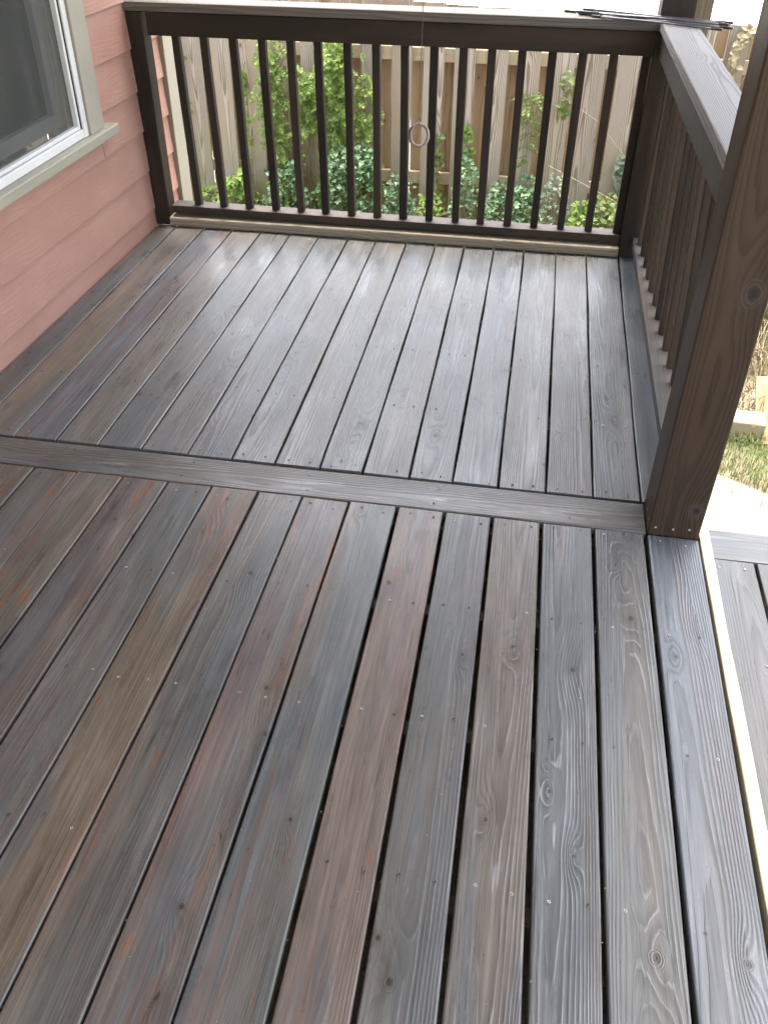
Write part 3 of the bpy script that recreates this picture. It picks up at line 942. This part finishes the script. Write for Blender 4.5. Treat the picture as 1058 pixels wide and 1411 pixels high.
v, f = tube([rp + Vector((0, 0, rad - 0.003)), rp + Vector((-0.004, 0, 0.0)), rp + Vector((-0.009, 0, -rad + 0.004))], 0.0008, 5)
link('cord', mesh('cord', v, f, True), MAT['cord'], ring)
kn = bmesh.new(); bmesh.ops.create_icosphere(kn, subdivisions=1, radius=0.0036)
me = bpy.data.meshes.new('knot'); kn.to_mesh(me); kn.free()
link('knot', me, MAT['cord'], ring, Matrix.Translation(rp + Vector((0, 0, rad + 0.016))))

# knots where the photograph shows them
DB = [o for o in COL.objects if o.name.startswith('board') and o.parent == deck]
KN = [(637, 902, .011), (706, 892, .011), (498, 701, .009), (365, 1012, .013), (158, 716, .012), (120, 642, .010), (250, 1250, .012), (400, 1130, .008), (848, 778, .008),
      (782, 462, .012), (771, 597, .010), (462, 414, .008), (470, 636, .010), (556, 546, .008), (600, 600, .012), (640, 420, .009), (700, 470, .009), (860, 532, .010),
      (128, 403, .014), (112, 519, .009), (520, 1292, .012), (750, 640, .008), (930, 905, .010), (1030, 1330, .012), (756, 1090, .009), (668, 1130, .010), (790, 1180, .009)]
for px, py, kr_ in KN:
    q = onz(px, py, 0)
    for o in DB:
        m = o.matrix_basis.translation
        xs_ = [v.co.x for v in o.data.vertices]; ys_ = [v.co.y for v in o.data.vertices]
        f = (q.y - m.y - min(ys_)) / (max(ys_) - min(ys_))
        if not 0 <= f <= 1: continue
        near = [v.co.x for v in o.data.vertices if abs(v.co.y - (q.y - m.y)) < 0.3]
        if near and min(near) < q.x - m.x < max(near) and max(near) - min(near) < 0.2:
            for nm in ('knot_a', 'knot_b', 'knot_c'):
                if o[nm][2] == 0:
                    o[nm] = (q.x - m.x, q.y - m.y, kr_); break
            break
# crumbs and leaf bits on the deck
V, F = [], []
for k in range(150):
    if k < 50:
        i = random.randrange(3, 15); y = random.uniform(-1.6, -.05); x = lowx(i, y) + random.gauss(0, .006); z = 0.0012
    else:
        x, y, z = random.uniform(-2.3, -.2), random.uniform(-1.6, 2.1), 0.0012
        if abs(y - .08) < .12: continue
    L_ = random.uniform(.0012, .0032); a = random.uniform(0, 6.3); b = len(V)
    for da, rr2, hz in ((0, 1, 0), (1.9, .6, 0), (3.2, 1.1, 0), (4.6, .5, 0)):
        V.append((x + L_ * rr2 * math.cos(a + da), y + L_ * rr2 * math.sin(a + da), z))
    V.append((x, y, z + L_ * .6))
    F += [(b, b + 1, b + 4), (b + 1, b + 2, b + 4), (b + 2, b + 3, b + 4), (b + 3, b, b + 4)]
tag(link('leaf_litter', mesh('leaf_litter', V, F), MAT['straw']), label='tiny crumbs and leaf bits scattered on the deck boards', kind='stuff')

# ------------------------------------------------------------------ garden fence (shadow-box)
FY = 4.5
fence = empty('garden_fence', (-1, FY, GZ), label='tall weathered board fence with pickets on both sides of its rails', cat='fence')
ftop = 0.745
pitch_f = (-0.037 + 3.084) / 14
for k in range(-9, 27):
    xc = -3.084 + pitch_f * k + random.uniform(-.008, .008)
    ht = ftop - 0.030 * (xc + 1.28) + random.uniform(-.014, .012)
    lumber('picket', (xc, FY, GZ - 0.01), (xc + random.uniform(-.006, .006), FY + random.uniform(-.004, .004), ht), 0.140, 0.017, (0, -1, 0), MAT['bare'], fence,
           r=0.0015, stations=4, wob=0.002, tone=jit((0.345, 0.312, 0.262), .18), grain=1.2, stain=0.8, wear=0.35, knots=1.0)
    xb = xc + pitch_f / 2 + random.uniform(-.02, .02)
    lumber('picket', (xb, FY + 0.076, GZ - 0.01), (xb, FY + 0.076, ht - 0.02), 0.140, 0.017, (0, -1, 0), MAT['bare'], fence,
           r=0.0015, stations=4, wob=0.002, tone=jit((0.29, 0.215, 0.145), .18), grain=0.9, stain=0.6, wear=0.6, knots=1.0)
for zc in (0.425, -0.40, -0.74):
    for seg in range(-2, 2):
        x0_ = -2.9 + 2.44 * seg
        lumber('rail', (x0_, FY + 0.038, zc), (x0_ + 2.43, FY + 0.038, zc), 0.038, 0.086, (0, 0, 1), MAT['bare'], fence, stations=4,
               tone=(0.40, 0.345, 0.235), grain=0.6, stain=0.0, wear=0.2, knots=0.5)

# ------------------------------------------------------------------ plants
class Leaves:
    def __init__(s): s.V, s.F = [], []

    def leaf(s, p, d, n, L, W, fold=0.18, droop=0.2, lobes=False):
        """one leaf blade: 6 triangles folded along its midrib"""
        d = d.normalized(); n = (n - d * n.dot(d)).normalized(); x = d.cross(n)
        b = len(s.V)
        m1 = p + d * (L * .38) + n * (0.04 * L); m2 = p + d * (L * .72) - n * (droop * L * .35); tip = p + d * L - n * (droop * L)
        w1, w2 = (W, W * .70) if not lobes else (W * 1.15, W * .55)
        f1 = n * (fold * W)
        s.V += [p, m1, m2, tip, m1 + x * w1 + f1, m2 + x * w2 + f1 * .7, m1 - x * w1 + f1, m2 - x * w2 + f1 * .7]
        s.F += [(b, b + 1, b + 4), (b + 1, b + 2, b + 5, b + 4), (b + 2, b + 3, b + 5), (b, b + 6, b + 1), (b + 1, b + 6, b + 7, b + 2), (b + 2, b + 7, b + 3)]


def rv(s=1.0):
    return Vector((random.gauss(0, s), random.gauss(0, s), random.gauss(0, s)))


def frond(Lv, stems, p, d, L, n, lw=0.30, ll=0.26):
    """pinnate compound leaf: a drooping rachis with paired leaflets"""
    pts = []
    cur, dd = Vector(p), d.normalized()
    stp = L / n
    for k in range(n + 1):
        pts.append(cur.copy())
        dd = (dd + Vector((0, 0, -0.14))).normalized()
        cur = cur + dd * stp
    if stems is not None: stems.append((pts, 0.0012))
    face = Vector((random.uniform(-.3, .3), -1, random.uniform(.3, 1.0))).normalized()
    for k in range(1, n + 1):
        t = (pts[k] - pts[k - 1]).normalized()
        side = t.cross(face).normalized()
        sc = L * (0.8 + 0.4 * math.sin(math.pi * k / (n + 0.5)))
        for sg in (-1, 1):
            dirv = (side * sg + t * 0.55 + Vector((0, 0, -0.25)) + rv(.12)).normalized()
            Lv.leaf(pts[k], dirv, face + rv(.2), sc * ll, sc * ll * 0.26)
    Lv.leaf(pts[-1], (pts[-1] - pts[-2]), face, L * .3, L * .08)


def build_plant(name, label, cat, group, base, Lv, stems, mat, smat=None, kindpart='foliage'):
    e = empty(name, base, label=label, cat=cat, group=group)
    me = mesh('foliage', Lv.V, Lv.F)
    o = link(kindpart, me, mat, e)
    o['kind'] = 'stuff'
    if stems:
        V, F = [], []
        for pts, r in stems:
            v, f = tube(pts, (lambda t, r=r: r * (1 - 0.6 * t)), 4, cap=False)
            b = len(V); V += v; F += [tuple(i + b for i in q) for q in f]
        link('stem', mesh('stem', V, F, True), smat or MAT['stem'], e)
    return e


def climb(x0, x1, z0, z1, y, n_st, dens, L=0.16, spread=0.10):
    """a climber covering the strip x0..x1, z0..z1 just in front of a fence"""
    Lv, st = Leaves(), []
    for s in range(n_st):
        xs_ = random.uniform(x0, x1)
        pts = [Vector((xs_, y + random.uniform(-.03, .0), GZ))]
        zt = z1 - random.uniform(0, 0.12) * (z1 - GZ) * (0 if s == 0 else 1)
        while pts[-1].z < zt:
            q = pts[-1] + Vector((random.gauss(0, .018) + 0.12 * ((x0 + x1) / 2 - pts[-1].x) * .3, random.gauss(0, .006), 0.06))
            q.x = min(x1, max(x0, q.x)); q.y = min(y + .01, max(y - .09, q.y))
            pts.append(q)
        st.append((pts, 0.0045))
        for q in pts:
            if q.z < z0 - 0.02: continue
            for _ in range(int(RNG.poisson(dens))):
                d = Vector((random.gauss(0, .8), -random.uniform(.25, 1.0), random.uniform(-.15, .7)))
                frond(Lv, st, q + rv(.012), d, L * random.uniform(.6, 1.15), random.choice((4, 5, 6)))
    return Lv, st


def X(px, py=150): return ony(px, py, FY - 0.06).x
def Z(py, px=450): return ony(px, py, FY - 0.06).z


CL = 'climbing vines on the fence'
VY = FY - 0.035
CLIMB = [
    ('narrow green vine climbing in the gap right of the fourth picket from the house', 370, 384, 56, 200, 5, 3.0, .095),
    ('dark green lower vine spreading across the pickets left of the bushy curtain', 384, 402, 195, 300, 4, 2.2, .10),
    ('bushy vine hanging in a dense curtain halfway up the fence pickets', 414, 434, 100, 182, 6, 3.2, .10),
    ('tall dense vine, the leafiest on the fence, reaching up to the railing height', 456, 474, 54, 300, 7, 3.4, .105),
    ('looser vine climbing just left of the pickets behind the hanging ring', 498, 509, 100, 300, 3, 2.0, .10)]
for lab, a, b, t_, bt, ns, de, L in CLIMB:
    cx_ = (a + b) / 2
    Lv, st = climb(X(a, 180), X(b, 180), Z(bt, cx_), Z(t_, cx_), VY, ns, de, L)
    build_plant('climbing_vine', lab, 'vine', CL, (X(cx_, 180), VY, GZ), Lv, st, MAT['leaf'])


def sparse(lab, pxs, base_px, n_leaf, L, mat, name='climbing_vine', cat='vine', grp=CL, fine=False):
    """thin tendril following image-traced points on the fence face"""
    Lv, st = Leaves(), []
    pts = [ony(px, py, VY) + Vector((0, random.uniform(-.02, 0), 0)) for px, py in pxs]
    base = Vector((pts[0].x, VY, GZ))
    path = []
    ctrl = [base] + pts
    for i in range(len(ctrl) - 1):
        for t in np.linspace(0, 1, 6, endpoint=False): path.append(ctrl[i].lerp(ctrl[i + 1], t) + rv(.004))
    path.append(ctrl[-1])
    st.append((path, .003))
    for _ in range(n_leaf):
        q = random.choice(path[6:]) + rv(.012)
        d = Vector((random.gauss(0, 1), -random.uniform(.1, .8), random.uniform(-.5, .6)))
        if fine:
            frond(Lv, st, q, d, L * random.uniform(.6, 1.2), 5, ll=.22)
        else:
            Lv.leaf(q, d, Vector((random.gauss(0, .4), -1, random.uniform(0, 1))), L * random.uniform(.6, 1.2), L * .38)
    return build_plant(name, lab, cat, grp, base, Lv, st, mat)


sparse('thin vine with small leaves on the leftmost picket edge', [(278, 280), (266, 220), (258, 165), (252, 100), (246, 60)], 0, 60, .045, MAT['leaf_y'])
sparse('vine with small pale leaves climbing behind the third baluster gap', [(345, 285), (340, 200), (335, 130), (332, 95)], 0, 110, .045, MAT['leaf'])
sparse('feathery yellow green creeper behind the middle of the right half of the railing', [(722, 300), (724, 240), (727, 190), (731, 150), (734, 128)], 0, 60, .10, MAT['leaf_y'], fine=True)
sparse('short pale creeper hanging at the rail near the top of the fence', [(775, 160), (779, 140), (783, 112), (788, 95)], 0, 26, .055, MAT['leaf_y'])
sparse('dark ivy vine climbing the picket next to the far corner post', [(846, 300), (848, 270), (853, 240), (857, 218)], 0, 46, .06, MAT['ivy_pale'])
sparse('wispy creeper rising behind the picket right of the hanging ring', [(606, 300), (604, 230), (603, 190)], 0, 40, .055, MAT['leaf_y'])
sparse('small creeper with pale flower tips left of the tenth baluster', [(648, 300), (645, 240), (644, 200), (643, 175)], 0, 50, .05, MAT['leaf'])


def bush(lab, pxl, pxr, ptop, Y, n, L, mat, grp='low ivy shrubs along the fence foot', name='ivy_shrub', cat='shrub', lob=True):
    """leafy mound on the ground: leaves over an uneven dome, denser outside, with stems inside"""
    xa, xb = ony(pxl, ptop, Y).x, ony(pxr, ptop, Y).x
    zt = ony((pxl + pxr) / 2, ptop, Y).z
    c = Vector(((xa + xb) / 2, Y, GZ)); rx, ry, rz = (xb - xa) / 2, 0.20, zt - GZ
    Lv, st = Leaves(), []
    for k in range(10):
        a = random.uniform(-1, 1)
        e_ = c + Vector((a * rx, random.uniform(-1, .6) * ry, rz * (1 - a * a * .6) * random.uniform(.6, 1)))
        st.append(([c + Vector((a * rx * .3, 0, 0)), c.lerp(e_, .55) + rv(.02), e_], .004))
    for k in range(n):
        a = random.uniform(0, 2 * math.pi); u = random.random() ** .5; h = random.random() ** .7
        lump = 1 + .22 * math.sin(a * 3 + k % 3) + random.gauss(0, .10)
        prof = math.sqrt(max(0.03, 1 - h * h * .9))
        p = c + Vector((math.cos(a) * rx * prof * (.55 + .45 * u) * lump, math.sin(a) * ry * prof * lump, h * rz * random.uniform(.85, 1.06)))
        d = Vector((math.cos(a) + random.gauss(0, .5), math.sin(a) * .7 - .5 + random.gauss(0, .4), random.gauss(.1, .5)))
        Lv.leaf(p, d, Vector((random.gauss(0, .5), -.7, 1)) + rv(.3), L * random.uniform(.55, 1.2), L * (.42 if lob else .28), lobes=lob)
    return build_plant(name, lab, cat, grp, c, Lv, st, mat)


BUSH = [
    ('yellow green leafy shrub at the fence foot by the house corner', 270, 306, 258, 4.30, 420, .045, 'leaf_y'),
    ('broad leaved green shrub under the second and third balusters', 304, 342, 236, 4.32, 260, .075, 'leaf'),
    ('low yellow green shrub beside the fence rail left of the leafy vines', 332, 372, 270, 4.30, 320, .045, 'leaf_y'),
    ('deep green ivy shrub below the leftmost dense vine', 366, 412, 222, 4.30, 620, .05, 'ivy'),
    ('small low ivy shrub under the bare fence gap', 412, 446, 262, 4.30, 220, .045, 'ivy'),
    ('deep green ivy shrub below the tallest vine', 446, 484, 205, 4.28, 720, .05, 'ivy'),
    ('blue green ivy shrub behind the eighth baluster', 482, 522, 205, 4.28, 680, .052, 'ivy'),
    ('round ivy shrub just left of the picket behind the hanging ring', 524, 572, 246, 4.30, 520, .045, 'ivy'),
    ('low mixed ivy shrub right below the hanging ring', 566, 612, 272, 4.30, 330, .042, 'leaf'),
    ('tall narrow ivy shrub right of the hanging ring', 622, 662, 226, 4.30, 480, .045, 'ivy'),
    ('wide ivy shrub behind the twelfth baluster', 668, 712, 256, 4.28, 520, .045, 'ivy'),
    ('ivy shrub at the foot of the feathery creeper', 704, 752, 250, 4.28, 620, .045, 'ivy'),
    ('loose grey green shrub between the thirteenth and fourteenth balusters', 742, 790, 246, 4.28, 420, .04, 'ivy_pale'),
    ('bright low shrub near the right end of the far railing', 782, 824, 282, 4.26, 330, .05, 'leaf'),
    ('yellow leaved low shrub against the far corner post', 816, 858, 275, 4.26, 330, .055, 'leaf_y')]
for lab, a, b, t_, Y, n, L, m in BUSH:
    bush(lab, a, b, t_, Y, int(n * 0.62), L * .9, MAT[m])

# ground cover, grass, weeds
def blades(n, xr, yr, h, wd, mat, name, lab, lean=0.5, mask=None, straight=False):
    V, F = [], []
    k = 0
    while k < n:
        x, y = random.uniform(*xr), random.uniform(*yr)
        if mask and not mask(x, y): continue
        k += 1
        a = random.uniform(0, 2 * math.pi); hh = h * random.uniform(.45, 1.15)
        lx, ly = math.cos(a) * lean * hh * random.random(), math.sin(a) * lean * hh * random.random()
        sx, sy = -math.sin(a) * wd, math.cos(a) * wd
        p = Vector((x, y, GZ - 0.015)); b = len(V)
        V += [p + Vector((sx, sy, 0)), p - Vector((sx, sy, 0)), p + Vector((lx * .4 - sx * .7, ly * .4 - sy * .7, hh * .6)), p + Vector((lx * .4 + sx * .7, ly * .4 + sy * .7, hh * .6)),
              p + Vector((lx, ly, hh * (.95 - .3 * abs(lean) * random.random())))]
        F += [(b, b + 1, b + 2, b + 3), (b + 3, b + 2, b + 4)]
    return tag(link(name, mesh(name, V, F), mat), label=lab, kind='stuff')


def gmask(x, y):
    # grass band between the sand and the timber, tongue down the right
    lim = 1.70 - 0.42 * (x - 0.45) / 0.3 + 0.06 * math.sin(x * 23) + random.gauss(0, .07)
    return y > min(1.80, lim)


blades(5200, (0.20, 1.5), (0.9, 2.02), .075, .0026, MAT['grass'], 'grass', 'short green grass between the sand and the timber edging', .9, gmask)
blades(5000, (-3.2, 3.2), (3.2, 4.45), .10, .003, MAT['grass'], 'ground_cover', 'grass and weeds growing along the fence foot', .9)
bankmask = lambda x, y: random.random() < 0.9
# timber edging
tim = empty('timber_edging', (0.6, 2.09, GZ), label='old landscape timber edging behind the grass right of the post', cat='timber')
lumber('timber', (-0.1, 2.115, GZ + 0.035), (0.735, 2.075, GZ + 0.035), 0.14, 0.10, (0, 0, 1), MAT['bare'], tim, r=.008, stations=5, wob=.003,
       tone=(0.40, 0.33, 0.21), grain=.7, wear=.4, stain=.5)
stk = empty('edging_board', (0.78, 2.2, GZ), label='leaning brown board standing at the end of the timber edging', cat='board')
lumber('board', (0.775, 1.98, GZ - .02), (0.815, 2.42, GZ + .14), 0.03, 0.16, (1, 0, .2), MAT['bare'], stk, tone=(0.30, 0.20, 0.10), grain=.8, wear=.5)
lumber('cleat', (0.752, 2.02, GZ - .02), (0.785, 2.30, GZ + .16), 0.03, 0.05, (1, 0, .2), MAT['bare'], stk, tone=(0.36, 0.27, 0.14), grain=.8, wear=.5)


def straw(lab, cxs, cys, n, h, spread, name='dry_weed', mat=None, lean=.5, arc=3.1416):
    V, F = [], []
    for k in range(n):
        a = random.uniform(-arc, arc); r0 = random.random() ** .5 * spread
        p = Vector((cxs + math.cos(a) * r0, cys + math.sin(a) * r0, GZ - .02))
        d = Vector((math.cos(a) * lean + random.gauss(0, lean * .8), math.sin(a) * lean + random.gauss(0, lean * .8), 1.4)).normalized()
        L = h * random.uniform(.4, 1.15); pts = [p]
        for s in range(5):
            d = (d + Vector((math.cos(a) * .24 * lean, math.sin(a) * .24 * lean, -.22)) + rv(.10)).normalized()
            pts.append(pts[-1] + d * L / 5)
        v, f = tube(pts, lambda t: .0028 * (1 - .6 * t), 3, cap=False)
        b = len(V); V += v; F += [tuple(i + b for i in q) for q in f]
    e = empty(name, (cxs, cys, GZ), label=lab, cat='weed', group='dry weeds right of the deck')
    o = link('stalks', mesh('stalks', V, F, True), mat or MAT['straw'], e); o['kind'] = 'stuff'
    o.name = 'stalk'
    return e


straw('bleached bent weed stalks in front of the fence beyond the grey cap', 0.45, 3.75, 360, 1.45, .14, lean=.42, arc=1.0)
straw('matted dry straw coloured weed just behind the timber edging', 0.78, 2.55, 700, .38, .38)
straw('taller tangled weed behind the matted straw', 0.95, 3.20, 600, .70, .40)
straw('pale arching weed below the grey railing cap', 0.98, 3.50, 420, 1.0, .26)
straw('tall drooping dry weed leaning on the fence beyond the railing corner', 0.42, 4.10, 520, 1.75, .15, lean=.42, arc=1.0)
sparse('pale bushy creeper spilling over the fence top beyond the rods', [(1000, 130), (1010, 90), (1020, 55), (1035, 40), (1048, 44)], 0, 90, .05, MAT['straw'], name='climbing_vine')
bush('green weed shrub beside the tall dry stalks', 1010, 1075, 330, 3.3, 500, .045, MAT['grass'], grp='dry weeds right of the deck', name='weed_shrub', lob=False)
